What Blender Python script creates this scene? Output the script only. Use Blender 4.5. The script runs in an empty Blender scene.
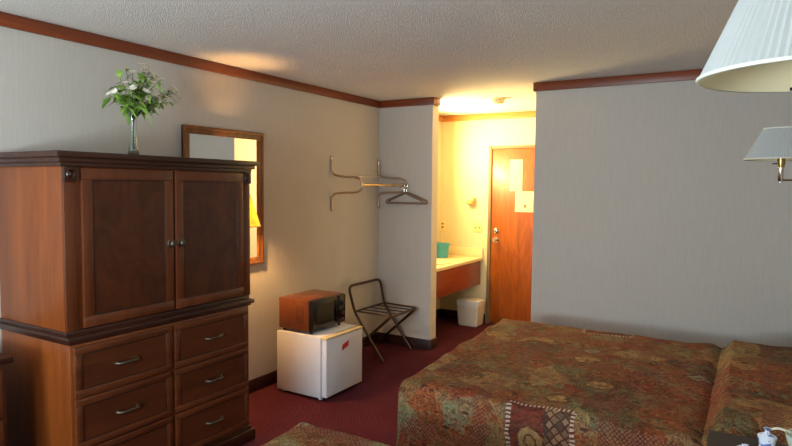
import bpy, bmesh, math, random
from mathutils import Vector, Matrix
random.seed(7)
PI = math.pi
COL = bpy.context.scene.collection
H = 2.44

# ------------------------------------------------------------------ node helpers
class X:
    """tiny expression wrapper over shader nodes"""
    nt = None
    def __init__(s, sock): s.s = sock
    @staticmethod
    def op(o, *a, clamp=False):
        n = X.nt.nodes.new('ShaderNodeMath'); n.operation = o; n.use_clamp = clamp
        for i, v in enumerate(a):
            if isinstance(v, X): X.nt.links.new(v.s, n.inputs[i])
            else: n.inputs[i].default_value = v
        return X(n.outputs[0])
    def __add__(a, b): return X.op('ADD', a, b)
    def __radd__(a, b): return X.op('ADD', b, a)
    def __sub__(a, b): return X.op('SUBTRACT', a, b)
    def __rsub__(a, b): return X.op('SUBTRACT', b, a)
    def __mul__(a, b): return X.op('MULTIPLY', a, b)
    def __rmul__(a, b): return X.op('MULTIPLY', b, a)
    def __truediv__(a, b): return X.op('DIVIDE', a, b)
    def __lt__(a, b): return X.op('LESS_THAN', a, b)
    def __gt__(a, b): return X.op('GREATER_THAN', a, b)
    def abs(a): return X.op('ABSOLUTE', a)
    def fract(a): return X.op('FRACT', a)
    def floor(a): return X.op('FLOOR', a)

def vec(x, y, z=0.0):
    n = X.nt.nodes.new('ShaderNodeCombineXYZ')
    for i, v in enumerate((x, y, z)):
        if isinstance(v, X): X.nt.links.new(v.s, n.inputs[i])
        else: n.inputs[i].default_value = v
    return X(n.outputs[0])
def mixc(f, a, b):
    n = X.nt.nodes.new('ShaderNodeMix'); n.data_type = 'RGBA'
    if isinstance(f, X): X.nt.links.new(f.s, n.inputs[0])
    else: n.inputs[0].default_value = f
    for i, v in ((6, a), (7, b)):
        if isinstance(v, X): X.nt.links.new(v.s, n.inputs[i])
        else: n.inputs[i].default_value = (*v, 1)
    return X(n.outputs[2])
def noise(v, scale, detail=3, rough=.5, dist=0.0, out=0):
    n = X.nt.nodes.new('ShaderNodeTexNoise')
    X.nt.links.new(v.s, n.inputs['Vector']); n.inputs['Scale'].default_value = scale
    n.inputs['Detail'].default_value = detail; n.inputs['Roughness'].default_value = rough
    n.inputs['Distortion'].default_value = dist
    return X(n.outputs[out])
def voronoi(v, scale, feature='F1', metric='EUCLIDEAN', out='Distance', rnd=1.0):
    n = X.nt.nodes.new('ShaderNodeTexVoronoi'); n.feature = feature
    if feature != 'DISTANCE_TO_EDGE': n.distance = metric
    X.nt.links.new(v.s, n.inputs['Vector']); n.inputs['Scale'].default_value = scale
    n.inputs['Randomness'].default_value = rnd
    return X(n.outputs[out])
def white(v, out='Value'):
    n = X.nt.nodes.new('ShaderNodeTexWhiteNoise'); X.nt.links.new(v.s, n.inputs['Vector'])
    return X(n.outputs[out])
def ramp(f, stops, interp='LINEAR'):
    n = X.nt.nodes.new('ShaderNodeValToRGB'); n.color_ramp.interpolation = interp
    e = n.color_ramp.elements
    while len(e) < len(stops): e.new(.5)
    for k, (p, c) in zip(e, stops): k.position = p; k.color = (*c, 1)
    X.nt.links.new(f.s, n.inputs[0]); return X(n.outputs[0])
def coords(kind='Object'):
    return X(X.nt.nodes.new('ShaderNodeTexCoord').outputs[kind])
def mapping(v, scale=(1,1,1), rot=(0,0,0), loc=(0,0,0)):
    n = X.nt.nodes.new('ShaderNodeMapping'); X.nt.links.new(v.s, n.inputs[0])
    n.inputs['Scale'].default_value = scale; n.inputs['Rotation'].default_value = rot
    n.inputs['Location'].default_value = loc
    return X(n.outputs[0])
def sep(v):
    n = X.nt.nodes.new('ShaderNodeSeparateXYZ'); X.nt.links.new(v.s, n.inputs[0])
    return [X(o) for o in n.outputs]
def bump(h, strength, dist):
    n = X.nt.nodes.new('ShaderNodeBump'); X.nt.links.new(h.s, n.inputs['Height'])
    n.inputs['Strength'].default_value = strength; n.inputs['Distance'].default_value = dist
    return X(n.outputs[0])
def newmat(name):
    m = bpy.data.materials.new(name); m.use_nodes = True; X.nt = m.node_tree
    return m, m.node_tree.nodes['Principled BSDF']
def lin(c):  # 0-255 sRGB -> linear
    return tuple(((v/255)/12.92 if v <= 10.3 else (((v/255)+.055)/1.055)**2.4) for v in c)
def put(b, name, v):
    if isinstance(v, X): X.nt.links.new(v.s, b.inputs[name])
    elif isinstance(v, tuple): b.inputs[name].default_value = (*v, 1)
    else: b.inputs[name].default_value = v

def plain(name, c, rough=.5, metal=0.0, spec=.5, var=.06, scale=30, bmp=0.0):
    m, b = newmat(name); co = coords()
    n = noise(co, scale, 3)
    c = lin(c)
    put(b, 'Base Color', mixc(n, tuple(v*(1-var) for v in c), tuple(min(1, v*(1+var)) for v in c)))
    put(b, 'Roughness', rough); put(b, 'Metallic', metal); put(b, 'Specular IOR Level', spec)
    if bmp: put(b, 'Normal', bump(n, .4, bmp))
    return m
def wood(name, c1, c2, grain='z', rough=.42, fine=1.0, coat=.12, burl=False, figure=False):
    m, b = newmat(name); co = coords()
    sc = {'z': (14, 14, 1.2), 'y': (14, 1.2, 14), 'x': (1.2, 14, 14)}[grain]
    if burl: sc = (6, 6, 4)
    v = mapping(co, tuple(s*fine for s in sc))
    n1 = noise(v, 1.0, 5, .6, 1.6 if burl else .5)
    n2 = noise(mapping(co, tuple(s*5*fine for s in sc)), 1.0, 3, .6)
    f = X.op('MULTIPLY_ADD', n1, .75, n2*.3, clamp=True)
    if figure:
        rings = X.op('SINE', noise(mapping(co, (6, 6, 1.1)), 1.0, 2, .5, .4)*60)
        f = X.op('MULTIPLY_ADD', rings, .07, f, clamp=True)
    put(b, 'Base Color', ramp(f, [(.28, lin(c1)), (.68, lin(c2))]))
    put(b, 'Roughness', rough); put(b, 'Coat Weight', coat); put(b, 'Coat Roughness', .25)
    put(b, 'Normal', bump(n2, .15, .002))
    return m
def metal(name, c, rough=.3):
    return plain(name, c, rough, 1.0, .5, .15, 60)

# wallpaper: pale paper with fine vertical fibres
def wallpaper(name, c, d):
    m, b = newmat(name); co = coords()
    n = noise(mapping(co, (70, 70, 5)), 1.0, 4, .6); n2 = noise(mapping(co, (180, 180, 14)), 1.0, 2)
    n3 = noise(co, 1.4, 2)
    f = X.op('MULTIPLY_ADD', n, .6, n2*.3+n3*.15, clamp=True)
    put(b, 'Base Color', mixc(f, lin(d), lin(c))); put(b, 'Roughness', .75); put(b, 'Specular IOR Level', .25)
    put(b, 'Normal', bump(n+n2*.5, .35, .002)); return m
M = {}
M['wall'] = wallpaper('wallpaper_grey', (207, 200, 192), (181, 175, 168))
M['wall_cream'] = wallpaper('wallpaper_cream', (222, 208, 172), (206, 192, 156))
m, b = newmat('popcorn_ceiling'); co = coords()
n = noise(co, 150, 4, .65); v = voronoi(co, 110)
put(b, 'Base Color', mixc(n, lin((214, 206, 200)), lin((244, 238, 232)))); put(b, 'Roughness', .95); put(b, 'Specular IOR Level', .1)
put(b, 'Normal', bump(n - v*.5, .9, .009)); M['ceiling'] = m
m, b = newmat('burgundy_carpet'); co = coords()
cx, cy, cz = sep(co)
loops = X.op('SINE', cx*420)*X.op('SINE', cy*300)
n = noise(co, 60, 4, .7); n2 = noise(co, 2.2, 3)
f = X.op('MULTIPLY_ADD', n, .55, n2*.3 + loops*.12, clamp=True)
put(b, 'Base Color', ramp(f, [(.25, lin((58, 24, 33))), (.7, lin((98, 46, 58)))])); put(b, 'Roughness', 1.0); put(b, 'Specular IOR Level', .05)
put(b, 'Normal', bump(n+loops*.4, .6, .006)); M['carpet'] = m
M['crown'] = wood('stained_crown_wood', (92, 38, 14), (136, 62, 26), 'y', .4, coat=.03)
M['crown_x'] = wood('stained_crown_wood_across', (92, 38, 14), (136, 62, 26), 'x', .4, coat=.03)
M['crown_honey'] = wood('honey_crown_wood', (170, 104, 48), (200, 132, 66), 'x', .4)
M['base'] = wood('dark_baseboard_wood', (36, 13, 15), (54, 22, 24), 'y', .5)
M['cherry'] = wood('cherry_side_wood', (96, 42, 12), (138, 70, 25), 'z', .34)
M['cherry_y'] = wood('cherry_front_wood_shaded', (74, 36, 18), (108, 56, 29), 'y', .34)  # armoire fronts darkened in the colour, as window light only grazes them
M['cherry_z'] = wood('cherry_stile_wood_shaded', (74, 35, 17), (106, 54, 28), 'z', .34)  # door frames and pilasters, same grazing-light shade mixed into the wood tone
M['burl'] = wood('cherry_burl_wood', (38, 15, 7), (84, 40, 19), 'z', .3, burl=True)
M['panel'] = wood('cherry_drawer_panel_wood', (64, 29, 14), (94, 47, 24), 'y', .34)
M['dark'] = wood('dark_moulding_wood', (34, 15, 10), (60, 28, 17), 'y', .32)
M['inlay'] = plain('dark_inlay', (34, 14, 10), .5)
M['oak'] = wood('honey_oak_wood', (88, 50, 20), (138, 86, 40), 'z', .4, fine=2)
M['door'] = wood('door_veneer', (120, 54, 9), (160, 80, 18), 'z', .42, figure=True)
M['jamb'] = plain('painted_door_jamb', (120, 96, 66), .6)
M['pewter'] = metal('antique_pewter', (104, 97, 86), .48)
M['chrome'] = metal('chrome', (205, 200, 195), .18)
M['bronze'] = metal('bronze_tube', (196, 172, 152), .42)
M['rodsilver'] = metal('satin_silver', (190, 182, 176), .25)
M['rodgold'] = metal('satin_brass', (200, 170, 120), .25)
M['hanger'] = plain('brown_hanger_plastic', (128, 106, 92), .4)
M['rack'] = metal('dark_bronze_tube', (86, 70, 66), .4)
M['strap'] = plain('dark_webbing', (46, 34, 34), .85)
M['white'] = plain('white_enamel', (214, 216, 224), .35)
M['cream'] = plain('cream_plastic', (206, 190, 150), .4)
M['gasket'] = plain('grey_gasket', (150, 150, 155), .6)
M['black'] = plain('black_plastic', (14, 13, 14), .3)
M['blackglass'] = plain('dark_oven_glass', (7, 6, 7), .15, spec=.3)
M['grille'] = plain('dark_grille', (60, 26, 14), .7)
M['mwwood'] = wood('microwave_woodgrain', (76, 36, 16), (110, 58, 28), 'z', .35, fine=2)
M['mwtop'] = wood('microwave_woodgrain_top', (76, 36, 16), (110, 58, 28), 'y', .35, fine=2)
M['ivory'] = plain('ivory_plate', (226, 206, 140), .4)
M['paper'] = plain('notice_paper', (205, 192, 160), .8, var=.03)
M['ink'] = plain('printed_ink', (120, 110, 100), .8)
M['laminate'] = plain('cream_laminate', (226, 206, 160), .3, var=.05)
M['basin'] = plain('basin_porcelain', (240, 224, 180), .15, var=.02)
M['apron'] = wood('vanity_apron_wood', (104, 38, 18), (146, 64, 32), 'y', .35)
M['teal'] = plain('teal_plastic', (64, 160, 196), .35)
M['binp'] = plain('bin_plastic', (206, 196, 184), .5)
M['bag'] = plain('bin_liner', (216, 212, 208), .4, bmp=.01)
M['towelish'] = plain('dispenser_plastic', (200, 164, 90), .5)
M['leaf'] = plain('silk_leaf', (136, 170, 72), .6, var=.5, scale=25)
M['petal'] = plain('silk_petal', (232, 224, 204), .7, var=.15)
M['budc'] = plain('flower_centre', (130, 120, 70), .7)
M['stem'] = plain('green_stem', (70, 88, 50), .6)
M['nightwood'] = wood('dark_nightstand_wood', (34, 20, 15), (50, 32, 24), 'x', .6, coat=.0)
M['red'] = plain('red_badge', (196, 36, 30), .4)
M['mint'] = plain('mint_glaze', (196, 208, 196), .25)
M['brass'] = metal('brass', (170, 140, 90), .3)
m, b = newmat('mirror_silver'); n = noise(coords(), 3)
put(b, 'Base Color', mixc(n, (.86, .87, .85), (.9, .9, .89))); put(b, 'Metallic', 1.0); put(b, 'Roughness', .02); M['mirror'] = m
m, b = newmat('cut_glass'); put(b, 'Base Color', (.85, .92, .9)); put(b, 'Transmission Weight', 1.0); put(b, 'Roughness', .06); put(b, 'IOR', 1.45)
put(b, 'Normal', bump(noise(coords(), 90), .3, .003)); M['glass'] = m
# plastic cup wrapped with blue print
m, b = newmat('wrapped_cup_print'); co = coords(); n = noise(co, 38, 2, .6, .8)
put(b, 'Base Color', mixc(n > .54, lin((222, 228, 242)), lin((92, 116, 186)))); put(b, 'Roughness', .3); M['print'] = m
# lamp shades
def shade_mat(name, c, trans=.35):
    m = bpy.data.materials.new(name); m.use_nodes = True; X.nt = m.node_tree; nt = m.node_tree
    b = nt.nodes['Principled BSDF']; out = nt.nodes['Material Output']
    n = noise(coords(), 60, 2); col = mixc(n, tuple(v*.96 for v in lin(c)), lin(c))
    put(b, 'Base Color', col); put(b, 'Roughness', .85); put(b, 'Specular IOR Level', .1)
    t = nt.nodes.new('ShaderNodeBsdfTranslucent'); nt.links.new(col.s, t.inputs[0])
    mx = nt.nodes.new('ShaderNodeMixShader'); mx.inputs[0].default_value = trans
    nt.links.new(b.outputs[0], mx.inputs[1]); nt.links.new(t.outputs[0], mx.inputs[2]); nt.links.new(mx.outputs[0], out.inputs[0])
    return m
M['shade'] = shade_mat('white_pleated_fabric', (206, 210, 212), .3)
M['lining'] = shade_mat('cream_shade_lining', (236, 226, 190), .2)
M['shade_warm'] = shade_mat('yellow_pleated_fabric', (250, 220, 120), .5)
M['trimc'] = plain('cream_shade_binding', (212, 212, 200), .8)

# tapestry bedspread ------------------------------------------------------------
m, b = newmat('tapestry_bedspread'); uv = coords('UV')
w = noise(uv, 5.5, 3, .6, 0, 1)
wv = X.nt.nodes.new('ShaderNodeVectorMath'); wv.operation = 'SCALE'; X.nt.links.new(w.s, wv.inputs[0]); wv.inputs['Scale'].default_value = .11
wa = X.nt.nodes.new('ShaderNodeVectorMath'); wa.operation = 'ADD'; X.nt.links.new(uv.s, wa.inputs[0]); X.nt.links.new(wv.outputs[0], wa.inputs[1]); wuv = X(wa.outputs[0])
RUST, RED, OLIVE, SAGE, TAN, BROWN, PLUM = [lin(c) for c in ((156,76,34),(134,42,28),(132,104,60),(132,134,100),(192,154,98),(58,32,20),(84,44,42))]
r1 = sep(voronoi(wuv, 4.6, out='Color'))[0]
base = ramp(r1, [(0, RUST), (.22, OLIVE), (.34, RED), (.5, SAGE), (.58, RUST), (.74, TAN), (.82, BROWN), (.93, PLUM)], 'CONSTANT')
soft = ramp(noise(uv, 5.5, 6, .7, .6), [(.34, BROWN), (.43, RUST), (.49, RED), (.54, OLIVE), (.6, SAGE), (.68, BROWN)])
col = mixc(.5, base, soft)
# painterly dark strokes and twigs, then painted shadow mottling
st = (noise(mapping(wuv, (1, 1, 1), loc=(3, 7, 0)), 16, 5, .75, 1.5) - .5).abs()
col = mixc((st < .028)*.75, col, BROWN)
st2 = (noise(mapping(wuv, (1, 2, 1), loc=(9, 1, 0)), 11, 4, .7, 2.0) - .5).abs()
col = mixc((st2 < .014)*.5, col, TAN)
col = mixc(X.op('MULTIPLY_ADD', noise(uv, 8, 5, .75), 3.0, -1.45, clamp=True)*.6, col, lin((50, 26, 20)))  # broad dark blotches: shadow mottling painted into the spread
# oval medallions
med = voronoi(mapping(uv, (1, 1.25, 1), loc=(.3, .2, 0)), 2.6, rnd=.9)
mr = noise(uv, 18, 4, .75)*.22
mm = med + mr
col = mixc((mm < .34)*.7, col, ramp(noise(uv, 30, 4, .7), [(.36, lin((110, 66, 36))), (.5, lin((168, 116, 62))), (.62, lin((206, 170, 112)))]))
col = mixc(X.op('MULTIPLY', (mm - .34).abs() < .014, .8), col, BROWN)
col = mixc((mm < .11)*.7, col, RUST)
# small dark leaves
lf = voronoi(mapping(uv, (1, 2.3, 1), rot=(0, 0, .6)), 7.5)
col = mixc((lf < .15)*.85, col, lin((66, 34, 26)))
lf2 = voronoi(mapping(uv, (2.3, 1, 1), rot=(0, 0, .5), loc=(5, 2, 0)), 8.5)
col = mixc((lf2 < .2)*.5, col, lin((120, 112, 74)))
u, v_, _ = sep(uv)
# patchwork squares with dotted borders and lattice quarter
S = .60
gu = (u - 1.33)/S + .5; gv = (v_ - .45)/S + .5 + gu.floor()*.37
wob = (noise(uv, 14, 2) - .5)*.05; wob2 = (noise(mapping(uv, (1, 1, 1), loc=(4, 4, 0)), 14, 2) - .5)*.05
a = gu.fract() - .5 + wob; c = gv.fract() - .5 + wob2
cell = white(vec(gu.floor(), gv.floor(), 5.0))
on = X.op('MAXIMUM', cell > .8, (gu.floor().abs() < .5)*(gv.floor().abs() < .5))
mx = X.op('MAXIMUM', a.abs(), c.abs())
inside = (mx < .235)*on
sq = mixc(noise(uv, 16, 3, .6), lin((140, 44, 28)), lin((84, 28, 24)))
rr = X.op('SQRT', (a+.07)*(a+.07) + (c+.04)*(c+.04)) + noise(uv, 34, 3)*.06
sq = mixc((noise(uv, 22, 4, .7) - .5).abs() < .03, sq, lin((70, 30, 24)))
sq = mixc(rr < .13, sq, mixc(noise(uv, 40, 2), lin((190, 156, 100)), lin((130, 86, 50))))
sq = mixc((rr - .075).abs() < .010, sq, lin((110, 54, 38)))
d1 = ((a + c)*13).fract(); d2 = ((a - c)*13).fract()
lat = X.op('MAXIMUM', d1 < .24, d2 < .24)
dia = mixc(lat, mixc(white(vec(((a+c)*13).floor(), ((a-c)*13).floor(), 1.0)), lin((160, 122, 92)), lin((70, 42, 38))), lin((48, 32, 30)))
sq = mixc((a > .03)*((c + a*.3) > -.10), sq, dia)
col = mixc(inside*.8, col, sq)
chk = X.op('MAXIMUM', ((a*30).fract() < .55)*(c.abs() > a.abs()), ((c*30).fract() < .55)*(a.abs() > c.abs()))
band = ((mx - .255).abs() < .018)*on
col = mixc(band*.85, col, mixc(chk, lin((84, 34, 30)), lin((206, 176, 158))))
# nested diamond emblem in the other patches
dm = a.abs() + c.abs() + noise(uv, 40, 2)*.012; off = (1.0 - on)*(cell < .42)
col = mixc(off*(dm < .12)*.75, col, lin((170, 160, 130)))
col = mixc(off*((dm - .12).abs() < .012), col, lin((60, 36, 30)))
col = mixc(off*((dm - .065).abs() < .012)*.8, col, lin((78, 66, 58)))
col = mixc(off*(dm < .035), col, lin((128, 50, 36)))
# checked rust braid between the patches
brk = noise(uv, 3.2, 2) > .49
band2 = ((mx - .47).abs() < .03)*brk
ck = X.op('MULTIPLY', X.op('SINE', a*190), X.op('SINE', c*190)) > .15
col = mixc(band2*.6, col, mixc(ck, lin((88, 36, 26)), lin((158, 104, 78))))
# woven mottling
fine = noise(uv, 120, 3, .7)
col = mixc(X.op('MULTIPLY_ADD', fine, 1.7, -.55, clamp=True)*.5, col, lin((52, 28, 20)))
put(b, 'Base Color', col); put(b, 'Roughness', .8); put(b, 'Specular IOR Level', .25)
quilt = noise(uv, 9, 3, .55)
put(b, 'Normal', bump(quilt + fine*.12, .8, .03)); M['spread'] = m
M['mattress'] = plain('mattress_ticking', (206, 200, 190), .9)

# ------------------------------------------------------------------ mesh helpers
def box(bm, x0, x1, y0, y1, z0, z1, bev=0.0, seg=2):
    t = bmesh.new(); bmesh.ops.create_cube(t, size=1)
    for v in t.verts:
        v.co = Vector(((x0+x1)/2+v.co.x*(x1-x0), (y0+y1)/2+v.co.y*(y1-y0), (z0+z1)/2+v.co.z*(z1-z0)))
    if bev: bmesh.ops.bevel(t, geom=t.edges[:], offset=bev, segments=seg, affect='EDGES', profile=.5)
    merge(bm, t)
def merge(bm, t):
    me = bpy.data.meshes.new('t'); t.to_mesh(me); t.free(); bm.from_mesh(me); bpy.data.meshes.remove(me)
def fillet(pts, r, n=6, closed=False):
    P = [Vector(p) for p in pts]; out = []
    N = len(P)
    for i, p in enumerate(P):
        if not closed and i in (0, N-1): out.append(p); continue
        a = P[i-1]-p; c = P[(i+1) % N]-p
        rr = min(r, a.length*.49, c.length*.49); A = p+a.normalized()*rr; C = p+c.normalized()*rr
        for k in range(n+1):
            t = k/n; out.append(A*(1-t)**2 + p*2*t*(1-t) + C*t*t)
    return out
def tube(bm, pts, r, seg=10, closed=False, flat=None):
    P = [Vector(p) for p in pts]; N = len(P); rings = []
    prev = None
    for i in range(N):
        if closed: d = (P[(i+1) % N]-P[i-1])
        else: d = P[min(i+1, N-1)]-P[max(i-1, 0)]
        d.normalize()
        if prev is None:
            ref = Vector((0, 0, 1)) if abs(d.z) < .9 else Vector((0, 1, 0))
            s = d.cross(ref).normalized()
        else:
            s = (prev - d*prev.dot(d)).normalized()
        prev = s; t = d.cross(s)
        rad = r(i/(N-1)) if callable(r) else r
        rings.append([bm.verts.new(P[i]+(s*math.cos(2*PI*k/seg)+t*math.sin(2*PI*k/seg))*rad) for k in range(seg)])
    for i in range(N if closed else N-1):
        A, B = rings[i], rings[(i+1) % N]
        for k in range(seg): bm.faces.new((A[k], A[(k+1) % seg], B[(k+1) % seg], B[k]))
    if not closed: bm.faces.new(rings[0][::-1]); bm.faces.new(rings[-1])
def lathe(bm, prof, c=(0, 0, 0), seg=32, axis='z', cap=True, sx=1, sy=1):
    rings = []
    for r, h in prof:
        ring = []
        for k in range(seg):
            a = 2*PI*k/seg; x, y = r*math.cos(a)*sx, r*math.sin(a)*sy
            p = {'z': (x, y, h), 'x': (h, x, y), 'y': (x, h, y)}[axis]
            ring.append(bm.verts.new(Vector(c)+Vector(p)))
        rings.append(ring)
    for A, B in zip(rings, rings[1:]):
        for k in range(seg): bm.faces.new((A[k], A[(k+1) % seg], B[(k+1) % seg], B[k]))
    if cap: bm.faces.new(rings[0][::-1]); bm.faces.new(rings[-1])
def frame(bm, x0, x1, y0, y1, z0, z1, w, bev=.003):
    """rectangular frame in the y-z plane"""
    box(bm, x0, x1, y0, y1, z1-w, z1, bev); box(bm, x0, x1, y0, y1, z0, z0+w, bev)
    box(bm, x0, x1, y0, y0+w, z0+w, z1-w, bev); box(bm, x0, x1, y1-w, y1, z0+w, z1-w, bev)
def wloc(o):
    v = Vector((0, 0, 0))
    while o is not None: v += o.location; o = o.parent
    return v
def obj(name, bm, mat, parent=None, smooth=None, origin=None):
    """one mesh object; vertices are given in room coordinates"""
    off = wloc(parent) if parent else Vector(origin or (0, 0, 0))
    bmesh.ops.recalc_face_normals(bm, faces=bm.faces[:])
    for v in bm.verts: v.co -= off
    me = bpy.data.meshes.new(name)
    ang = math.radians(40)
    if smooth is not False:
        for f in bm.faces: f.smooth = True
        for e in bm.edges: e.smooth = (len(e.link_faces) == 2 and e.calc_face_angle(0) < ang)
    bm.to_mesh(me); bm.free(); me.materials.append(M[mat])
    o = bpy.data.objects.new(name, me); COL.objects.link(o)
    if parent: o.parent = parent
    else: o.location = off
    return o
def B(*a, **k):
    bm = bmesh.new(); box(bm, *a, **k); return bm
def T(*a, **k):
    bm = bmesh.new(); tube(bm, *a, **k); return bm
def L(*a, **k):
    bm = bmesh.new(); lathe(bm, *a, **k); return bm
def tag(o, label, cat, group=None, kind=None):
    o['label'] = label; o['category'] = cat
    if group: o['group'] = group
    if kind: o['kind'] = kind
    return o
def thing(name, label, cat, loc, group=None):
    o = bpy.data.objects.new(name, None); o.empty_display_size = .1; COL.objects.link(o); o.location = loc
    return tag(o, label, cat, group)
def struct(name, bm, mat, label=None):
    o = obj(name, bm, mat); o['kind'] = 'structure'
    if label: o['label'] = label
    return o

# ------------------------------------------------------------------ camera
r = Vector((0.8589031222, 0.5120455610, 0.0097349930)); up = Vector((-0.0396598400, 0.0475497664, 0.9980812175)); fw = Vector((-0.5106001603, 0.8576411623, -0.0611482878))
cam = bpy.data.cameras.new('camera'); co = bpy.data.objects.new('camera', cam); COL.objects.link(co)
Mx = Matrix((r, up, -fw)).transposed().to_4x4(); Mx.translation = Vector((3.2641, 0, 1.5928)); co.matrix_world = Mx
cam.sensor_width = 36; cam.lens = 601.4348/792*36; cam.clip_start = .02
bpy.context.scene.camera = co

# ------------------------------------------------------------------ room shell
XR, YB, YW, YR, YF, XW, XH = 3.78, -1.1, 5.139, 4.814, 6.561, .601, 1.7085
WX0, WX1, WZ0, WZ1 = .55, 2.45, .85, 2.15       # window opening in the near wall
struct('floor', B(-.12, XR+.12, YB-.12, YF+.12, -.1, 0), 'carpet', 'burgundy loop carpet floor')
struct('ceiling', B(-.12, XR+.12, YB-.12, YF+.12, H, H+.1), 'ceiling', 'textured off-white ceiling')
struct('wall_left', B(-.12, 0, YB-.12, YW+.1, 0, H), 'wall')
struct('wall_partition', B(0, XW, YW, YW+.1226, 0, H), 'wall', 'short partition wall beside the vanity alcove')
struct('wall_centre', B(XH, XR+.12, YR, YF+.12, 0, H), 'wall', 'large blank grey wall beyond the bed')
struct('wall_right', B(XR, XR+.12, YB-.12, YR, 0, H), 'wall')
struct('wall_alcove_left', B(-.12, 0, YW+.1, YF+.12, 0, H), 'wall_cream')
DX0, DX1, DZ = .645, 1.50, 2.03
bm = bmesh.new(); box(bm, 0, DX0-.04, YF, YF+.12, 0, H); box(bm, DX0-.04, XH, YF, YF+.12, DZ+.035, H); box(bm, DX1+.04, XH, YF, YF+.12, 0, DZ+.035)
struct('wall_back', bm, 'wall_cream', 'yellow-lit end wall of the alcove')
bm = bmesh.new(); box(bm, 0, WX0, YB-.12, YB, 0, H); box(bm, WX1, XR, YB-.12, YB, 0, H); box(bm, WX0, WX1, YB-.12, YB, 0, WZ0); box(bm, WX0, WX1, YB-.12, YB, WZ1, H)
struct('wall_front', bm, 'wall')
bm = bmesh.new()
for a in ((WX0, WX1, WZ0, WZ0+.04), (WX0, WX1, WZ1-.04, WZ1), (WX0, WX0+.04, WZ0, WZ1), (WX1-.04, WX1, WZ0, WZ1), ((WX0+WX1)/2-.02, (WX0+WX1)/2+.02, WZ0, WZ1)):
    box(bm, a[0], a[1], YB-.10, YB-.05, a[2], a[3])
struct('window_1', bm, 'white', 'window in the near wall')

CH, CT, BH = .071, .02, .101
def strip(name, x0, x1, y0, y1, z0, z1, mat): return struct(name, B(x0, x1, y0, y1, z0, z1, bev=.003), mat)
strip('trim_1', 0, CT, YB, YW, H-CH, H-.002, 'crown')
bm = B(CT, XW+CT, YW-CT, YW, H-CH, H-.002, bev=.003); box(bm, XW, XW+CT, YW, YW+.1226, H-CH, H-.002, .003)
struct('trim_2', bm, 'crown_x')
strip('trim_3', XH-CT, XR, YR-CT, YR, H-CH, H-.002, 'crown_x')
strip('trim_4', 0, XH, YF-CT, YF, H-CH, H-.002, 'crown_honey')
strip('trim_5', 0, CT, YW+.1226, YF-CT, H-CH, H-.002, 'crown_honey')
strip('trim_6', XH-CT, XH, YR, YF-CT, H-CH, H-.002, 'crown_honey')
strip('trim_7', XR-CT, XR, YB, YR-CT, H-CH, H-.002, 'crown')
strip('baseboard_left', 0, .015, YB, YW, 0, BH, 'base')
bm = B(.015, XW+.015, YW-.015, YW, 0, BH, bev=.002); box(bm, XW, XW+.015, YW, YW+.1226, 0, BH, .002)
struct('baseboard_partition', bm, 'base')
strip('baseboard_centre', XH-.015, XR, YR-.015, YR, 0, BH, 'base')
strip('baseboard_right', XR-.015, XR, YB, YR-.015, 0, BH, 'base')
strip('baseboard_back', 0, DX0-.05, YF-.015, YF, 0, BH, 'base')
strip('baseboard_alcove', 0, .015, YW+.1226, YF-.015, 0, BH, 'base')
strip('baseboard_hall', XH-.015, XH, YR, YF-.015, 0, BH, 'base')

# door in the alcove
bm = bmesh.new(); box(bm, DX0-.04, DX0-.002, YF-.015, YF+.1, 0, DZ+.035, .003); box(bm, DX1+.002, DX1+.04, YF-.015, YF+.1, 0, DZ+.035, .003); box(bm, DX0-.002, DX1+.002, YF-.015, YF+.1, DZ+.002, DZ+.035, .003)
struct('trim_8', bm, 'jamb')
door = struct('door_1', B(DX0, DX1, YF, YF+.045, .012, DZ, bev=.002), 'door', 'orange-stained flush veneer door at the end of the alcove')
bm = L([(.0, -.075), (.022, -.074), (.03, -.06), (.026, -.045), (.012, -.035), (.012, -.008), (.033, -.006), (.034, 0)], (.708, YF, .985), 24, 'y', cap=False)
o = obj('door_knob', bm, 'chrome', door)
bm = L([(0, -.02), (.014, -.02), (.03, -.012), (.033, 0)], (.706, YF, 1.088), 24, 'y', cap=False); box(bm, .701, .711, YF-.032, YF-.018, 1.072, 1.104, .002)
obj('deadbolt', bm, 'chrome', door)

# notices on the door
t = thing('door_notice', 'tall narrow cream notice posted high on the veneer door', 'notice', (.935, YF-.002, 1.55), 'papers on the alcove door')
obj('sheet', B(.862, 1.008, YF-.003, YF-.001, 1.55, 1.905), 'paper', t)
bm = bmesh.new()
for k in range(12): box(bm, .88, .88+.07+.035*((k*7) % 4)/3, YF-.0036, YF-.003, 1.86-k*.021, 1.864-k*.021)
obj('faint_text_lines', bm, 'paper', t)
obj('dark_stamp', B(.92, .962, YF-.0038, YF-.003, 1.577, 1.59), 'ink', t)
t = thing('evacuation_plan', 'square white plan sheet taped to the veneer door below the tall notice', 'notice', (1.04, YF-.002, 1.31), 'papers on the alcove door')
obj('sheet', B(.93, 1.17, YF-.003, YF-.001, 1.315, 1.548), 'paper', t)
bm = bmesh.new()
for (a, c, w, h_) in ((.98, 1.40, .003, .10), (.98, 1.50, .06, .003), (1.04, 1.50, .003, .03), (.98, 1.40, .06, .003), (1.06, 1.36, .08, .003), (1.14, 1.36, .003, .1), (1.08, 1.46, .06, .003), (1.03, 1.362, .035, .04)):
    box(bm, a, a+w, YF-.0036, YF-.003, c, c+h_)
obj('plan_drawing', bm, 'ink', t)

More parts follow.
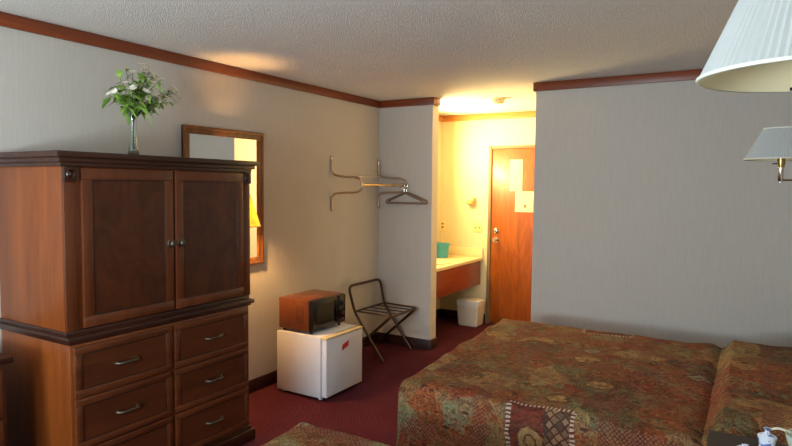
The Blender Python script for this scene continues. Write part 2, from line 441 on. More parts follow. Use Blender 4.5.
# wall plates, dispenser, smoke detector
def plate(x, label, n):
    t = thing('light_switch' if n == 2 else 'power_outlet', label, 'switch' if n == 2 else 'outlet', (x, YF, 1.06))
    w = .035 if n == 1 else .058
    obj('cover_plate', B(x-w, x+w, YF-.006, YF, 1.06, 1.176, bev=.002), 'ivory', t)
    for k in range(n):
        xx = x + (k-(n-1)/2)*.046
        if n == 2: obj('toggle', B(xx-.005, xx+.005, YF-.018, YF-.006, 1.108, 1.126, bev=.002), 'jamb', t)
        else:
            for zz in (1.09, 1.132): obj('socket', B(xx-.014, xx+.014, YF-.009, YF-.006, zz, zz+.026, bev=.003), 'jamb', t)
plate(.022, 'ivory power outlet above the vanity counter beside the teal bucket', 1)
plate(.478, 'ivory double light switch plate beside the veneer door', 2)
t = thing('wall_dispenser', 'small tan dispenser fixed to the yellow wall above the switch plate', 'dispenser', (.40, YF, 1.37))
obj('body', B(.355, .435, YF-.07, YF, 1.385, 1.44, bev=.015, seg=3), 'towelish', t)
bm = bmesh.new(); box(bm, .395, .445, YF-.085, YF-.005, 1.425, 1.475, .012, 3); obj('hood', bm, 'ivory', t)
t = thing('smoke_detector', 'small round cream smoke detector on the alcove ceiling', 'smoke detector', (1.12, 5.5, H))
obj('base', L([(.065, 0), (.066, -.012), (.06, -.014)], (1.12, 5.5, H), 32), 'ivory', t)
obj('cap', L([(.055, -.014), (.052, -.04), (.04, -.048), (.0, -.05)], (1.12, 5.5, H), 32, cap=False), 'cream', t)

# ------------------------------------------------------------------ vanity
VY0 = YW+.1226
t = thing('vanity_counter', 'cream laminate vanity counter with wooden apron in the lit alcove', 'vanity', (0, VY0, .45))
obj('countertop', B(.002, .555, VY0+.002, YF-.002, .735, .772, bev=.006), 'laminate', t)
obj('side_splash', B(.02, .553, YF-.022, YF-.002, .772, .875, bev=.003), 'laminate', t)
obj('back_splash', B(.002, .02, VY0+.002, YF-.022, .772, .875, bev=.003), 'laminate', t)
obj('apron', B(.50, .532, VY0+.002, YF-.03, .455, .735, bev=.003), 'apron', t)
bs = obj('basin', L([(.235, 0), (.24, .008), (.225, .014), (.205, .008), (.19, -.012), (.15, -.03), (.06, -.036), (0, -.036)], (.29, 5.78, .773), 40, cap=False, sx=.86), 'basin', t)
bm = T(fillet([(.06, 5.78, .78), (.06, 5.78, .87), (.17, 5.78, .88), (.18, 5.78, .86)], .03), .011); lathe(bm, [(.022, 0), (.02, .04), (0, .045)], (.06, 5.68, .775), 16, cap=False); lathe(bm, [(.022, 0), (.02, .04), (0, .045)], (.06, 5.88, .775), 16, cap=False)
obj('faucet', bm, 'chrome', t)
t = thing('ice_bucket', 'teal plastic bucket with a flared rim on the vanity counter', 'bucket', (.185, 6.25, .773))
bx = bmesh.new(); lathe(bx, [(.0, .0), (.078, 0), (.09, .13), (.096, .15), (.098, .158), (.09, .158), (.086, .15), (.074, .012), (0, .012)], (.165, 6.24, .774), 32, cap=False)
obj('tub', bx, 'teal', t)
obj('rim', L([(.096, .148), (.102, .15), (.102, .163), (.094, .163)], (.165, 6.24, .774), 32, cap=False), 'teal', t)
# mirror and vanity light fixture on the alcove's left wall
t = thing('vanity_mirror', 'frameless mirror over the vanity counter', 'mirror', (0, 5.8, .95))
obj('mirror_glass', B(.002, .008, 5.35, 6.2, .95, 1.8), 'mirror', t)
t = thing('vanity_light', 'glowing bar light above the vanity mirror', 'light', (0, 5.95, 1.95))
obj('housing', B(.002, .05, 5.4, 6.1, 1.93, 2.03, bev=.005), 'chrome', t)
m, b = newmat('lit_diffuser'); put(b, 'Base Color', lin((255, 236, 180))); put(b, 'Emission Color', lin((255, 214, 120))); put(b, 'Emission Strength', 5.0); M['lit'] = m
obj('diffuser', B(.05, .13, 5.42, 6.08, 1.94, 2.02, bev=.02, seg=3), 'lit', t)
# waste bin under the vanity
def taper(bm, c, w0, d0, w1, d1, z0, z1, bev=.012):
    t_ = bmesh.new(); bmesh.ops.create_cube(t_, size=1)
    for v in t_.verts:
        w, d, z = (w1, d1, z1) if v.co.z > 0 else (w0, d0, z0)
        v.co = Vector((c[0]+v.co.x*w, c[1]+v.co.y*d, z))
    bmesh.ops.bevel(t_, geom=t_.edges[:], offset=bev, segments=2, affect='EDGES'); merge(bm, t_)
t = thing('waste_bin', 'pale plastic waste bin under the end of the vanity', 'bin', (.51, 6.36, 0))
bm = bmesh.new(); taper(bm, (.495, 6.36), .23, .19, .26, .22, 0.0, .235); obj('bin_body', bm, 'binp', t)
bm = bmesh.new(); taper(bm, (.495, 6.36), .265, .225, .275, .235, .225, .30); obj('liner', bm, 'bag', t)

# ------------------------------------------------------------------ armoire
AX = .566; LX = .60; Y0, Y1 = 1.568, 2.742; LY0, LY1 = 1.568, 2.70
arm = thing('armoire', 'tall cherry wood armoire with two doors above six drawers', 'armoire', (.3, 2.15, 0))
obj('upper_case', B(.002, AX, Y0, Y1, .90, 1.675, bev=.004), 'cherry', arm)
bm = bmesh.new(); box(bm, .002, LX, LY0, LY1, .085, .85, .004); obj('lower_case', bm, 'cherry', arm)
def profile_mould(name, steps, mat='dark'):
    bm = bmesh.new()
    for (z0, z1, xo, yo) in steps: box(bm, .002, xo, Y0-yo, (Y1 if name == 'cornice' else LY1+.012)+yo, z0, z1, .004, 2)
    obj(name, bm, mat, arm)
profile_mould('cornice', [(1.668, 1.69, AX+.014, .012), (1.688, 1.712, AX+.03, .026), (1.71, 1.737, AX+.055, .048)])
profile_mould('waist_moulding', [(.848, .864, LX+.008, .006), (.862, .886, LX+.024, .018), (.884, .908, AX+.022, .008)])
bm = bmesh.new(); box(bm, .008, LX+.03, LY0-.025, LY1+.025, 0, .07, .005); box(bm, .008, LX+.015, LY0-.012, LY1+.012, .068, .09, .005); obj('plinth', bm, 'dark', arm)
for y in (Y0+.002, Y1-.062):
    o = obj('pilaster', B(AX, AX+.012, y, y+.06, .906, 1.60, bev=.003), 'cherry_z', arm)
    c = obj('corner_block', B(AX, AX+.022, y-.001, y+.062, 1.598, 1.668, bev=.003), 'dark', arm)
    obj('rosette', L([(0, .004), (.006, .006), (.012, .001), (.018, .005), (.022, 0)], (AX+.022, y+.03, 1.633), 20, 'x', cap=False), 'dark', c)
def door_leaf(y0, y1, ky):
    z0, z1 = .912, 1.662
    d = bmesh.new(); frame(d, AX, AX+.02, y0, y1, z0, z1, .052); box(d, AX, AX+.016, y0+.05, y1-.05, z0+.05, z1-.05)
    d = obj('door', d, 'cherry_z', arm)
    b2 = bmesh.new(); frame(b2, AX+.012, AX+.0185, y0+.050, y1-.050, z0+.050, z1-.050, .008, .001); obj('inlay', b2, 'inlay', d)
    obj('burl_panel', B(AX+.012, AX+.0175, y0+.058, y1-.058, z0+.058, z1-.058), 'burl', d)
    obj('escutcheon', L([(0, .006), (.012, .005), (.017, 0)], (AX+.02, ky, 1.275), 24, 'x', cap=False, sy=1.5), 'pewter', d)
    obj('knob', L([(.006, .004), (.006, .016), (.015, .022), (.018, .03), (.012, .037), (0, .038)], (AX+.02, ky, 1.275), 24, 'x', cap=False), 'pewter', d)
door_leaf(1.652, 2.16, 2.137); door_leaf(2.176, 2.676, 2.20)
def drawer(y0, y1, z0, z1):
    d = bmesh.new(); frame(d, LX, LX+.018, y0, y1, z0, z1, .034); box(d, LX, LX+.014, y0+.032, y1-.032, z0+.032, z1-.032)
    d = obj('drawer', d, 'cherry_y', arm)
    b2 = bmesh.new(); frame(b2, LX+.01, LX+.0165, y0+.033, y1-.033, z0+.033, z1-.033, .006, .001); obj('inlay', b2, 'inlay', d)
    obj('drawer_panel', B(LX+.01, LX+.0155, y0+.039, y1-.039, z0+.039, z1-.039), 'panel', d)
    yc, zc = (y0+y1)/2, (z0+z1)/2; x = LX+.0155
    hb = bmesh.new()
    pts = [(x+.002, yc-.058, zc-.002), (x+.02, yc-.045, zc-.004), (x+.028, yc-.02, zc-.002), (x+.03, yc, zc), (x+.028, yc+.02, zc-.002), (x+.02, yc+.045, zc-.004), (x+.002, yc+.058, zc-.002)]
    tube(hb, fillet(pts, .02, 3), lambda s: .0045+.003*math.sin(PI*s)+.003*abs(math.cos(PI*s))**6, 10)
    for s in (-1, 1): lathe(hb, [(.010, 0), (.009, .004), (.0, .006)], (x, yc+s*.058, zc-.002), 14, 'x', cap=False)
    obj('handle', hb, 'pewter', d)
for (a, c) in ((1.582, 2.112), (2.136, 2.682)):
    for (z0, z1) in ((.598, .836), (.352, .590), (.106, .344)): drawer(a, c, z0, z1)

# dresser nearer the camera, left edge of frame
t = thing('dresser', 'dark wooden chest at the left edge, in front of the armoire', 'chest', (.22, .9, 0))
obj('top', B(.01, .456, .42, 1.4, .79, .82, bev=.006), 'dark', t)
obj('body', B(.015, .43, .45, 1.375, .07, .79, bev=.003), 'panel', t)
obj('plinth', B(.015, .44, .44, 1.385, 0, .07, bev=.003), 'dark', t)
for k in range(3):
    d = obj('drawer', B(.43, .445, .47, 1.355, .1+k*.228, .31+k*.228, bev=.004), 'cherry_y', t)
    obj('handle', T(fillet([(.445, .85, .2+k*.228), (.465, .87, .2+k*.228), (.465, .96, .2+k*.228), (.445, .98, .2+k*.228)], .01, 3), .004), 'pewter', d)

# wall mirror
t = thing('wall_mirror', 'oak framed mirror on the left wall behind the armoire', 'mirror', (0, 3.06, 1.0))
b2 = bmesh.new(); frame(b2, .002, .022, 2.70, 3.45, .99, 1.985, .055, .004); frame(b2, .002, .03, 2.70, 3.45, .99, 1.985, .022, .004)
obj('frame', b2, 'oak', t); obj('mirror_glass', B(.004, .012, 2.745, 3.405, 1.035, 1.94), 'mirror', t)

# ------------------------------------------------------------------ lamps
m, b = newmat('glowing_bulb'); put(b, 'Base Color', (1.0, .9, .7)); put(b, 'Emission Color', (1.0, .55, .19)); put(b, 'Emission Strength', 1750.0); M['lit_bulb'] = m
def pleated_shade(c, rb, rt, z0, h, mat, parent, n=84):
    bm = bmesh.new(); seg = n*2; rows = 8; R = []
    for j in range(rows+1):
        t_ = j/rows; rr = rb+(rt-rb)*t_
        R.append([bm.verts.new((c[0]+(rr+(.0016 if k % 2 else -.0012)*(rr/rb+.2))*math.cos(2*PI*k/seg), c[1]+(rr+(.0016 if k % 2 else -.0012)*(rr/rb+.2))*math.sin(2*PI*k/seg), z0+h*t_)) for k in range(seg)])
    for A, Bq in zip(R, R[1:]):
        for k in range(seg): bm.faces.new((A[k], A[(k+1) % seg], Bq[(k+1) % seg], Bq[k]))
    s = obj('lamp_shade', bm, mat, parent, smooth=False)
    bm = L([(rb-.004, 0), (rt-.004, h)], (c[0], c[1], z0), 64, cap=False); obj('shade_lining', bm, 'lining', s)
    bm = L([(rb-.004, -.001), (rb+.003, -.001), (rb+.003, .005), (rb-.001, .005)], (c[0], c[1], z0), 64, cap=False)
    obj('shade_binding', bm, 'trimc', s)
    bm = L([(rt-.004, h-.006), (rt+.003, h-.006), (rt+.003, h+.001), (rt-.004, h+.001)], (c[0], c[1], z0), 64, cap=False)
    obj('shade_binding', bm, 'trimc', s)
    bm = bmesh.new()
    for k in range(3):
        a = k*2*PI/3+.4; tube(bm, [(c[0], c[1], z0+h-.012), (c[0]+(rt-.003)*math.cos(a), c[1]+(rt-.003)*math.sin(a), z0+h-.004)], .0018, 6)
    obj('shade_spider', bm, 'brass', s)
    return s
def swing_lamp(name, c, z0, label, wall, elbow, mat='shade', rb=.156, rt=.078, h=.15, group='swing-arm wall lamps'):
    """wall-mounted swing-arm lamp; c = stem centre, wall = (x,y) of bracket, elbow = (x,y)"""
    t = thing(name, label, 'lamp', (wall[0], wall[1], z0-.25), group)
    pleated_shade(c, rb, rt, z0, h, mat, t)
    za = z0-.098
    obj('stem', L([(.0, -.11), (.009, -.11), (.009, -.104), (.012, -.1), (.012, -.035), (.0, -.035)], (c[0], c[1], z0), 20, cap=False), 'chrome', t)
    sk = obj('socket', L([(.0, -.036), (.014, -.036), (.017, -.02), (.017, .03), (.0, .03)], (c[0], c[1], z0), 20, cap=False), 'brass', t)
    lit = mat == 'shade_warm'
    obj('switch_key', T([(c[0]-.016, c[1], z0-.018), (c[0]-.036, c[1], z0-.02)], .003, 8), 'black', sk)
    obj('bulb', L([(.012, .03), (.014, .045), (.028, .075), (.03, .09), (.022, .108), (0, .115)], (c[0], c[1], z0), 20, cap=False), 'lit_bulb' if lit else 'trimc', t)
    obj('arm', T([(c[0], c[1], za), (elbow[0], elbow[1], za)], .0055, 10), 'chrome', t)
    obj('arm', T([(elbow[0], elbow[1], za-.014), (wall[0], wall[1], za-.014)], .0055, 10), 'chrome', t)
    obj('elbow_joint', L([(0, -.026), (.011, -.026), (.011, .012), (0, .012)], (elbow[0], elbow[1], za), 16, cap=False), 'chrome', t)
    sx = 1 if wall[0] > 1 else -1
    wx = XR if sx > 0 else 0
    obj('wall_bracket', B(min(wx, wall[0]-sx*.01), max(wx, wall[0]-sx*.01), wall[1]-.03, wall[1]+.03, za-.11, za+.05, bev=.004), 'chrome', t)
    return t
swing_lamp('wall_lamp', (3.367, 3.44), 1.738, 'white pleated shade wall lamp over the far bed, in front of the grey wall', (XR-.03, 3.6), (3.6, 3.3))
swing_lamp('wall_lamp', (3.345, 1.255), 1.787, 'large white pleated lamp shade close up at the top right corner', (XR-.03, 1.35), (3.6, 1.1), rb=.18, rt=.112, h=.155)
HL = (.175, 3.075)
swing_lamp('wall_lamp', HL, 1.30, 'lit yellow shade lamp peeking out behind the armoire beside the mirror', (.03, 2.80), (.16, 2.86), mat='shade_warm', rb=.125, rt=.046, h=.25)

# ------------------------------------------------------------------ vase and flowers
VX, VYc = .35, 2.095; VZ = 1.737
t = thing('flower_vase', 'slender clear cut-glass vase standing on the armoire', 'vase', (VX, VYc, VZ))
obj('vase_body', L([(0, 0), (.034, 0), (.036, .006), (.03, .02), (.022, .07), (.0165, .14), (.017, .19), (.023, .225), (.028, .235), (.025, .235), (.014, .19), (.0135, .14), (.018, .07), (.022, .03), (0, .025)], (VX, VYc, VZ), 28, cap=False), 'glass', t)
t = thing('flower_bouquet', 'bunch of white silk flowers and green leaves in the glass vase', 'flowers', (VX, VYc, VZ+.06))
C0 = Vector((VX, VYc, VZ+.22))
bm = bmesh.new(); tips = []
for k in range(34):
    a = random.uniform(0, 2*PI); rr = random.uniform(.04, .20); hh = random.uniform(.10, .30)
    el = random.uniform(-.75, 1.4); q_ = random.uniform(.75, 1.0)
    tip = C0 + Vector((.13*q_*math.cos(a)*math.cos(el), .055+.205*q_*math.sin(a)*math.cos(el), .145+.125*q_*math.sin(el))); tips.append(tip)
    mid = C0 + (tip-C0)*.5 + Vector((0, 0, .03))
    tube(bm, fillet([(VX+random.uniform(-.004, .004), VYc+random.uniform(-.004, .004), VZ+.04), tuple(C0+Vector((0, 0, -.02))), tuple(mid), tuple(tip)], .03, 3), .0016, 5)
obj('stems', bm, 'stem', t)
def leaf(bm, p, d, ln, wd, droop):
    d = d.normalized(); s = d.cross(Vector((0, 0, 1)));
    s = s.normalized() if s.length > .1 else Vector((1, 0, 0)); n = s.cross(d)
    prof = [(0, .08), (.18, .55), (.38, .8), (.5, 1.0), (.62, .6), (.8, .5), (1, .02)]; rows = []
    for q, w_ in prof:
        c_ = p+d*ln*q - Vector((0, 0, droop*q*q*ln)); rows.append([bm.verts.new(c_-s*wd*w_+n*wd*.2*w_), bm.verts.new(c_), bm.verts.new(c_+s*wd*w_+n*wd*.2*w_)])
    for A, Bq in zip(rows, rows[1:]):
        for k in range(2): bm.faces.new((A[k], A[k+1], Bq[k+1], Bq[k]))
bm = bmesh.new()
for k in range(300):
    tp = random.choice(tips); f_ = random.uniform(.35, 1.0); p = C0+(tp-C0)*f_
    d = Vector((random.uniform(-1, 1), random.uniform(-1, 1), random.uniform(-.5, .7)))
    big = p.y < VYc+.03
    leaf(bm, p, d, random.uniform(.04, .075) if big else random.uniform(.03, .05), random.uniform(.015, .024) if big else random.uniform(.006, .012), random.uniform(0, .6))
leaf(bm, C0+Vector((.03, .05, .02)), Vector((.3, .8, -.8)), .07, .012, .6); leaf(bm, C0+Vector((.03, .06, .05)), Vector((.3, .9, -.2)), .08, .012, .3)
fo = obj('foliage', bm, 'leaf', t)
for k in range(72):
    if k < 26: p = tips[k+4]+Vector((0, 0, .008))
    else: p = C0+(random.choice([q_ for q_ in tips if q_.y > VYc+.03])-C0)*random.uniform(.75, 1.05)+Vector((random.uniform(-.02, .02), random.uniform(-.02, .03), random.uniform(0, .03)))
    if p.y < VYc-.02 and random.random() < .45: p.z += .02; p.y += .06
    bm = bmesh.new(); nrm = (p-C0).normalized()+Vector((.3, -.3, .2))
    nrm.normalize(); s = nrm.orthogonal().normalized(); q = nrm.cross(s)
    for j in range(5):
        a = 2*PI*j/5+random.random()*.3; d = (s*math.cos(a)+q*math.sin(a))
        r0 = random.uniform(.018, .027); e = nrm.cross(d)
        v0 = bm.verts.new(p); v1 = bm.verts.new(p+d*r0*.6+e*r0*.42+nrm*.003); v2 = bm.verts.new(p+d*r0+nrm*.006); v3 = bm.verts.new(p+d*r0*.6-e*r0*.42+nrm*.003)
        bm.faces.new((v0, v1, v2, v3))
    bl = obj('blossom', bm, 'petal', t)

# ------------------------------------------------------------------ fridge and microwave
FX, FY0, FY1 = .575, 3.46, 3.935
t = thing('mini_fridge', 'small white refrigerator on the carpet against the left wall', 'refrigerator', (.37, 3.7, 0))
obj('cabinet', B(.145, FX-.006, FY0, FY1, .02, .478, bev=.006), 'white', t)
obj('gasket', B(FX-.008, FX+.004, FY0+.012, FY1-.012, .035, .462), 'gasket', t)
d = obj('door', B(FX+.002, .622, FY0+.002, FY1-.002, .03, .462, bev=.008, seg=3), 'white', t)
obj('door_trim', B(FX-.01, .624, FY0, FY1, .459, .478, bev=.005, seg=2), 'cream', d)
bm = bmesh.new(); vs = [bm.verts.new(v) for v in ((.6225, 3.655, .345), (.6225, 3.735, .365), (.6225, 3.742, .408), (.6225, 3.662, .388))]
f = bm.faces.new(vs); g = bmesh.ops.extrude_face_region(bm, geom=[f]); bmesh.ops.translate(bm, verts=[v for v in g['geom'] if isinstance(v, bmesh.types.BMVert)], vec=(.002, 0, 0))
lg = obj('red_badge', bm, 'red', d); lg['label'] = 'small slanted red badge'
for (x, y) in ((.18, FY0+.04), (.18, FY1-.04), (.54, FY0+.04), (.54, FY1-.04)):
    obj('foot', L([(.016, 0), (.016, .022)], (x, y, 0), 14), 'white', t)

t = thing('microwave_oven', 'woodgrain microwave with black glass door on top of the small fridge', 'microwave', (.31, 3.68, .478))
MX1, MY0, MY1, MZ0, MZ1 = .475, 3.475, 3.90, .50, .735
c = obj('case', B(.155, MX1-.03, MY0, MY1, MZ0, MZ1, bev=.006), 'mwwood', t)
bm = bmesh.new()
for i in range(7):
    for j in range(8): box(bm, .325+i*.0115, .332+i*.0115, MY0-.0012, MY0+.001, .56+j*.0165, .569+j*.0165)
obj('side_vent', bm, 'grille', c)
fr = obj('front_panel', B(MX1-.03, MX1-.008, MY0+.002, MY1-.002, MZ0+.004, MZ1-.003, bev=.003), 'black', t)
dd_ = obj('door', B(MX1-.008, MX1+.008, MY0+.004, MY1-.115, MZ0+.008, MZ1-.008, bev=.004), 'black', t)
obj('door_window', B(MX1+.008, MX1+.0095, MY0+.05, MY1-.165, MZ0+.045, MZ1-.04, bev=.0), 'blackglass', dd_)
obj('handle', B(MX1+.008, MX1+.018, MY1-.145, MY1-.127, MZ0+.03, MZ1-.03, bev=.004), 'blackglass', dd_)
cp = obj('control_panel', B(MX1-.008, MX1+.006, MY1-.112, MY1-.004, MZ0+.008, MZ1-.008, bev=.003), 'blackglass', t)
for zz in (.665, .59): obj('dial', L([(.0, .02), (.016, .018), (.019, 0)], (MX1+.006, MY1-.056, zz), 20, 'x', cap=False), 'black', cp)
obj('button', B(MX1+.006, MX1+.012, MY1-.085, MY1-.03, .52, .542, bev=.003), 'black', cp)
for (x, y) in ((.18, MY0+.035), (.18, MY1-.035), (.44, MY0+.035), (.44, MY1-.035)):
    obj('foot', L([(.012, 0), (.011, .023)], (x, y, .478), 14), 'black', t)

# ------------------------------------------------------------------ luggage rack
t = thing('luggage_rack', 'folding dark metal luggage rack with raised back loop in the corner', 'luggage rack', (.27, 4.85, 0))
ya, yb = 4.56, 5.075
def Rk(x, y, z): return (x, y, z)
loop = fillet([(.43, ya, .0), (.385, ya, .055), (.12, ya-.01, .42), (.075, ya-.05, .665), (.075, yb-.02, .665), (.12, yb-.01, .42), (.385, yb, .055), (.43, yb, .0)], .07, 7)
obj('back_loop_frame', T(loop, .013, 10), 'rack', t)
fl = fillet([(.07, ya+.025, .0), (.075, ya+.025, .045), (.49, ya+.025, .415), (.49, yb-.015, .415), (.075, yb-.015, .045), (.07, yb-.015, .0)], .035, 6)
obj('front_frame', T(fl, .013, 10), 'rack', t)
obj('rear_seat_bar', T([(.125, ya-.01, .43), (.125, yb-.01, .43)], .009, 10), 'rack', t)
obj('side_arm', T([(.125, ya+.005, .43), (.48, ya+.03, .42)], .008, 8), 'rack', t)
obj('side_arm', T([(.125, yb-.02, .43), (.48, yb-.02, .42)], .008, 8), 'rack', t)
for k in range(3):
    y = ya+.12+k*.12; obj('strap', B(.12, .485, y-.016, y+.016, .424, .429, bev=.001), 'strap', t)
for y in (ya+.013, yb-.008): obj('pivot_bolt', L([(.012, -.02), (.012, .02)], (.27, y, .222), 12, 'y'), 'chrome', t)

# ------------------------------------------------------------------ coat rack and hangers
t = thing('coat_rack', 'wall-mounted bent metal coat rack in the corner above the luggage rack', 'coat rack', (0, 4.72, 1.4))
for y in (4.34, 5.112):
    pts = [(.012, y, 1.84), (.014, y, 1.69), (.16, y, 1.668), (.27, y, 1.668), (.335, y, 1.64), (.335, y, 1.56), (.27, y, 1.532), (.16, y, 1.532), (.014, y, 1.52), (.012, y, 1.38)]
    br = obj('bracket', T(fillet(pts, .05, 6), .0105, 10), 'bronze', t)
    for z in (1.825, 1.395): obj('mounting_end', B(.002, .016, y-.014, y+.014, z-.03, z+.03, bev=.006), 'rodsilver', br)
obj('rear_rod', T([(.25, 4.34, 1.672), (.25, 5.112, 1.672)], .006, 10), 'rodsilver', t)
obj('front_rod', T([(.335, 4.34, 1.60), (.335, 5.112, 1.60)], .0115, 12), 'rodgold', t)
obj('rod_collar', L([(.018, -.02), (.018, .02)], (.335, 4.99, 1.60), 16, 'y'), 'bronze', t)
for k, (y, lab, dz, tl) in enumerate(((5.062, 'brown clothes hanger on the coat rack rod, the one nearer the camera', 0, .0), (5.105, 'brown clothes hanger hooked behind the nearer one on the coat rack', .006, .02))):
    t = thing('clothes_hanger', lab, 'hanger', (.345, y, 1.43), 'clothes hangers on the coat rack')
    cx_ = .345; yy = y-.012 if k == 0 else y-.005
    obj('hook', T(fillet([(.318, yy, 1.592), (.317, yy, 1.618), (.336, yy, 1.622), (.354, yy, 1.616), (.353, yy, 1.585), (cx_, yy, 1.568), (cx_, yy, 1.532+dz)], .015, 5), .0026, 8), 'rodsilver', t)
    obj('shoulder_frame', T(fillet([(cx_, yy, 1.53+dz), (cx_+.205+tl, yy, 1.452), (cx_+.205+tl, yy, 1.428), (cx_-.20, yy, 1.428), (cx_-.20, yy, 1.452)], .016, 5, closed=True), .0095, 10, closed=True), 'hanger', t)

# ------------------------------------------------------------------ beds
def sm(t_): t_ = max(0, min(1, t_)); return t_*t_*(3-2*t_)
def make_bed(y0, label):
    x0, W, Lb, R, top = 1.692, 1.67, 2.0, .035, .632
    t = thing('bed', label, 'bed', (x0+1, y0+W/2, 0), 'beds with tapestry spreads')
    arc = R*PI/2; D = .52
    def m1(s):
        if s >= 0: return s, 0
        if s > -arc: a = -s/R; return -R*math.sin(a), R*(1-math.cos(a))
        return -R, R+(-s-arc)
    us = [-arc-D+i*(D/12) for i in range(12)]+[-arc+i*arc/6 for i in range(6)]+[i*(Lb-R)/90 for i in range(91)]
    vf = W-2*R
    vs = [-arc-D+i*(D/14) for i in range(14)]+[-arc+i*arc/6 for i in range(6)]+[i*vf/72 for i in range(73)]+[vf+(i+1)*arc/6 for i in range(6)]+[vf+arc+(i+1)*D/14 for i in range(14)]
    bm = bmesh.new(); ul = bm.loops.layers.uv.new('UVMap'); V = {}
    import mathutils
    for i, u in enumerate(us):
        hu, du = m1(u)
        for j, v in enumerate(vs):
            if v > vf: hv, dv = m1(vf-v); hv = vf-hv
            else: hv, dv = m1(v)
            drop = du+dv
            z = top-drop
            flat = 1-sm(drop/.06)
            nz = mathutils.noise.noise(Vector((hu*4, hv*5, 1.3)))*.5+mathutils.noise.noise(Vector((hu*11, hv*12, 4)))*.25
            z += nz*.024*flat + .003*flat*math.sin(PI*min(1, max(0, hv/vf)))
            # pillow ridge under the spread
            if u > 1.2:
                e = sm((hu-1.40)/.07); ev = min(sm((hv+.05)/.16), sm((vf+.05-hv)/.16))
                z += (.062*e*ev + .01*math.sin(hv*9)*e)*flat - .02*flat*math.exp(-((hu-1.40)/.03)**2)
            x = x0+R+hu; y = y0+R+hv
            x += .09*(1-hv/vf)*max(0, 1-hu/1.3)
            k = max(0, min(1, (dv-R)/D)) if dv > R else 0
            if k: y += (-1 if v < 0 else 1)*(.012*math.sin(u*8+1)+.008*math.sin(u*19))*k
            if du > R: x += -(.012*math.sin(v*9)+.02)*min(1, (du-R)/D)
            V[i, j] = bm.verts.new((x, y, max(z, .012)))
    for i in range(len(us)-1):
        for j in range(len(vs)-1):
            um, vm = us[i+1], (vs[j]+vs[j+1])/2
            if us[i] < -arc-1e-6 and (vm < -arc or vm > vf+arc): continue
            f = bm.faces.new((V[i, j], V[i+1, j], V[i+1, j+1], V[i, j+1]))
            for l, (a, c_) in zip(f.loops, ((i, j), (i+1, j), (i+1, j+1), (i, j+1))): l[ul].uv = (us[a]+.6, vs[c_]+.6)
    for v in [v for v in bm.verts if not v.link_faces]: bm.verts.remove(v)
    o = obj('bedspread', bm, 'spread', t)
    s = o.modifiers.new('thick', 'SOLIDIFY'); s.thickness = .008; s.offset = -1
    obj('mattress', B(x0+.15, x0+Lb-.02, y0+.05, y0+W-.05, .30, .545, bev=.04, seg=3), 'mattress', t)
    obj('box_spring', B(x0+.15, x0+Lb-.02, y0+.05, y0+W-.05, .10, .295, bev=.02), 'mattress', t)
    obj('pillow', B(x0+1.5, x0+Lb-.04, y0+.14, y0+W-.14, .548, .66, bev=.05, seg=3), 'mattress', t)
    for (a, c_) in ((x0+.2, y0+.1), (x0+.2, y0+W-.1), (x0+Lb-.1, y0+.1), (x0+Lb-.1, y0+W-.1)):
        obj('leg', B(a-.025, a+.025, c_-.025, c_+.025, 0, .10), 'black', t)
    return t
make_bed(2.52, 'far bed with rust and olive tapestry spread along the grey wall')
make_bed(.225, 'nearer bed, only its tapestry-covered foot corner showing at the bottom edge')

# nightstand between the beds, with things on it
NZ = .72
t = thing('nightstand', 'dark brown nightstand between the beds at the bottom right', 'nightstand', (3.45, 2.23, 0))
obj('top', B(3.155, XR-.02, 2.03, 2.425, NZ-.028, NZ, bev=.003), 'nightwood', t)
obj('body', B(3.175, XR-.03, 2.045, 2.41, .06, NZ-.028, bev=.003), 'nightwood', t)
obj('plinth', B(3.185, XR-.03, 2.05, 2.405, 0, .06), 'nightwood', t)
for z0 in (.10, .39):
    d = obj('drawer', B(3.160, 3.175, 2.06, 2.395, z0, z0+.27, bev=.003), 'nightwood', t)
    obj('knob', L([(.006, 0), (.006, -.012), (.014, -.018), (.0, -.026)], (3.160, 2.227, z0+.135), 16, 'x', cap=False), 'pewter', d)
# wrapped cup: crumpled film over a tumbler
t = thing('wrapped_cup', 'plastic-wrapped white cup with blue print on the nightstand', 'cup', (3.325, 2.30, NZ))
bm = bmesh.new(); lathe(bm, [(0, 0), (.020, 0), (.023, .04), (.026, .06), (.027, .066), (.022, .071), (.009, .077), (.006, .084), (.013, .092), (.0, .094)], (3.33, 2.28, NZ+.001), 26, cap=False)
for v in bm.verts:
    n_ = math.sin(v.co.x*300+v.co.z*160)*math.cos(v.co.y*260-v.co.z*90); v.co += Vector((v.co.x-3.33, v.co.y-2.28, 0))*n_*.1
obj('cup_body', bm, 'print', t)
bm = T(fillet([(3.335, 2.285, NZ+.088), (3.36, 2.29, NZ+.098), (3.395, 2.30, NZ+.086)], .02, 4), .004, 8); obj('twisted_wrap_end', bm, 'petal', t)
t = thing('tissue', 'crumpled white and blue wrapper lying on the nightstand left of the cup', 'wrapper', (3.265, 2.28, NZ))
bm = bmesh.new(); bmesh.ops.create_icosphere(bm, subdivisions=4, radius=1)
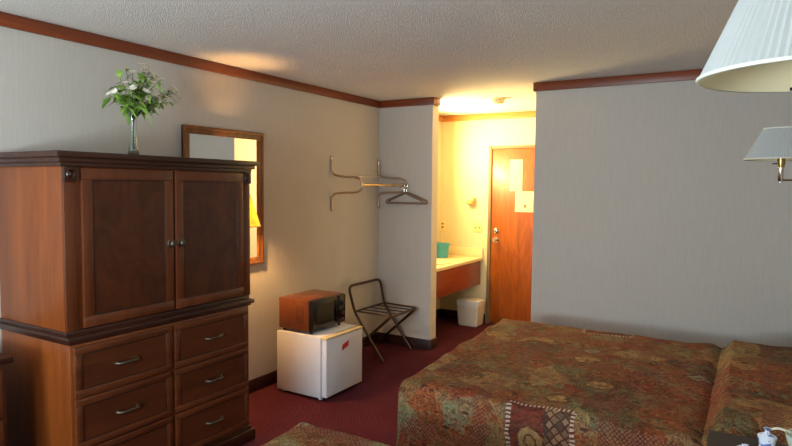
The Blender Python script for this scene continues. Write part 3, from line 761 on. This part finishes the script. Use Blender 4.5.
for v in bm.verts:
    c_ = v.co.copy(); k = 1+.35*math.sin(c_.x*7+c_.y*5)*math.cos(c_.z*6+c_.y*4)+.15*math.sin(c_.x*19-c_.y*15)
    v.co = Vector((3.272+c_.x*.025*k, 2.255+c_.y*.02*k, NZ+.015+max(-.0145, c_.z*.015*k)))
obj('crumpled_sheet', bm, 'print', t)
t = thing('bowl', 'pale mint rounded bowl on the nightstand at the right frame edge', 'bowl', (3.43, 2.29, NZ))
obj('bowl_body', L([(0, 0), (.03, 0), (.034, .01), (.055, .04), (.066, .075), (.068, .09), (.064, .09), (.05, .045), (.028, .014), (0, .012)], (3.447, 2.28, NZ+.001), 36, cap=False), 'mint', t)

# ------------------------------------------------------------------ light
def area(name, loc, rot, sx, sy, power, col):
    l = bpy.data.lights.new(name, 'AREA'); l.shape = 'RECTANGLE'; l.size = sx; l.size_y = sy; l.energy = power; l.color = col
    o = bpy.data.objects.new(name, l); COL.objects.link(o); o.location = loc; o.rotation_euler = rot; return o
area('window_daylight', ((WX0+WX1)/2, YB-.04, (WZ0+WZ1)/2), (PI/2, 0, 0), WX1-WX0-.1, WZ1-WZ0-.1, 70, (.70, .90, 1.0))
area('ceiling_fill_light', ((WX0+WX1)/2, YB-.03, WZ0+.35), (PI/2+math.radians(50), 0, 0), WX1-WX0-.1, .6, 88, (.86, .96, .98))  # added fill tilted up to brighten the ceiling, standing in for ground bounce
def point(name, loc, power, col, r_=.03):
    l = bpy.data.lights.new(name, 'POINT'); l.energy = power; l.color = col; l.shadow_soft_size = r_
    o = bpy.data.objects.new(name, l); COL.objects.link(o); o.location = loc; return o
area('vanity_tube_light', (.14, 5.75, 1.98), (0, PI/2, 0), .08, .62, 92, (1.0, .76, .32)).rotation_euler = (0, -PI/2, 0)

w = bpy.data.worlds.new('world'); bpy.context.scene.world = w; w.use_nodes = True
nt = w.node_tree; bg = nt.nodes['Background']; sky = nt.nodes.new('ShaderNodeTexSky')
try: sky.sky_type = 'HOSEK_WILKIE'
except Exception: pass
nt.links.new(sky.outputs[0], bg.inputs[0]); bg.inputs[1].default_value = .6
s = bpy.context.scene
s.view_settings.view_transform = 'Standard'; s.view_settings.look = 'None'; s.view_settings.gamma = 1; s.view_settings.use_curve_mapping = False
s.view_settings.exposure = 0.0
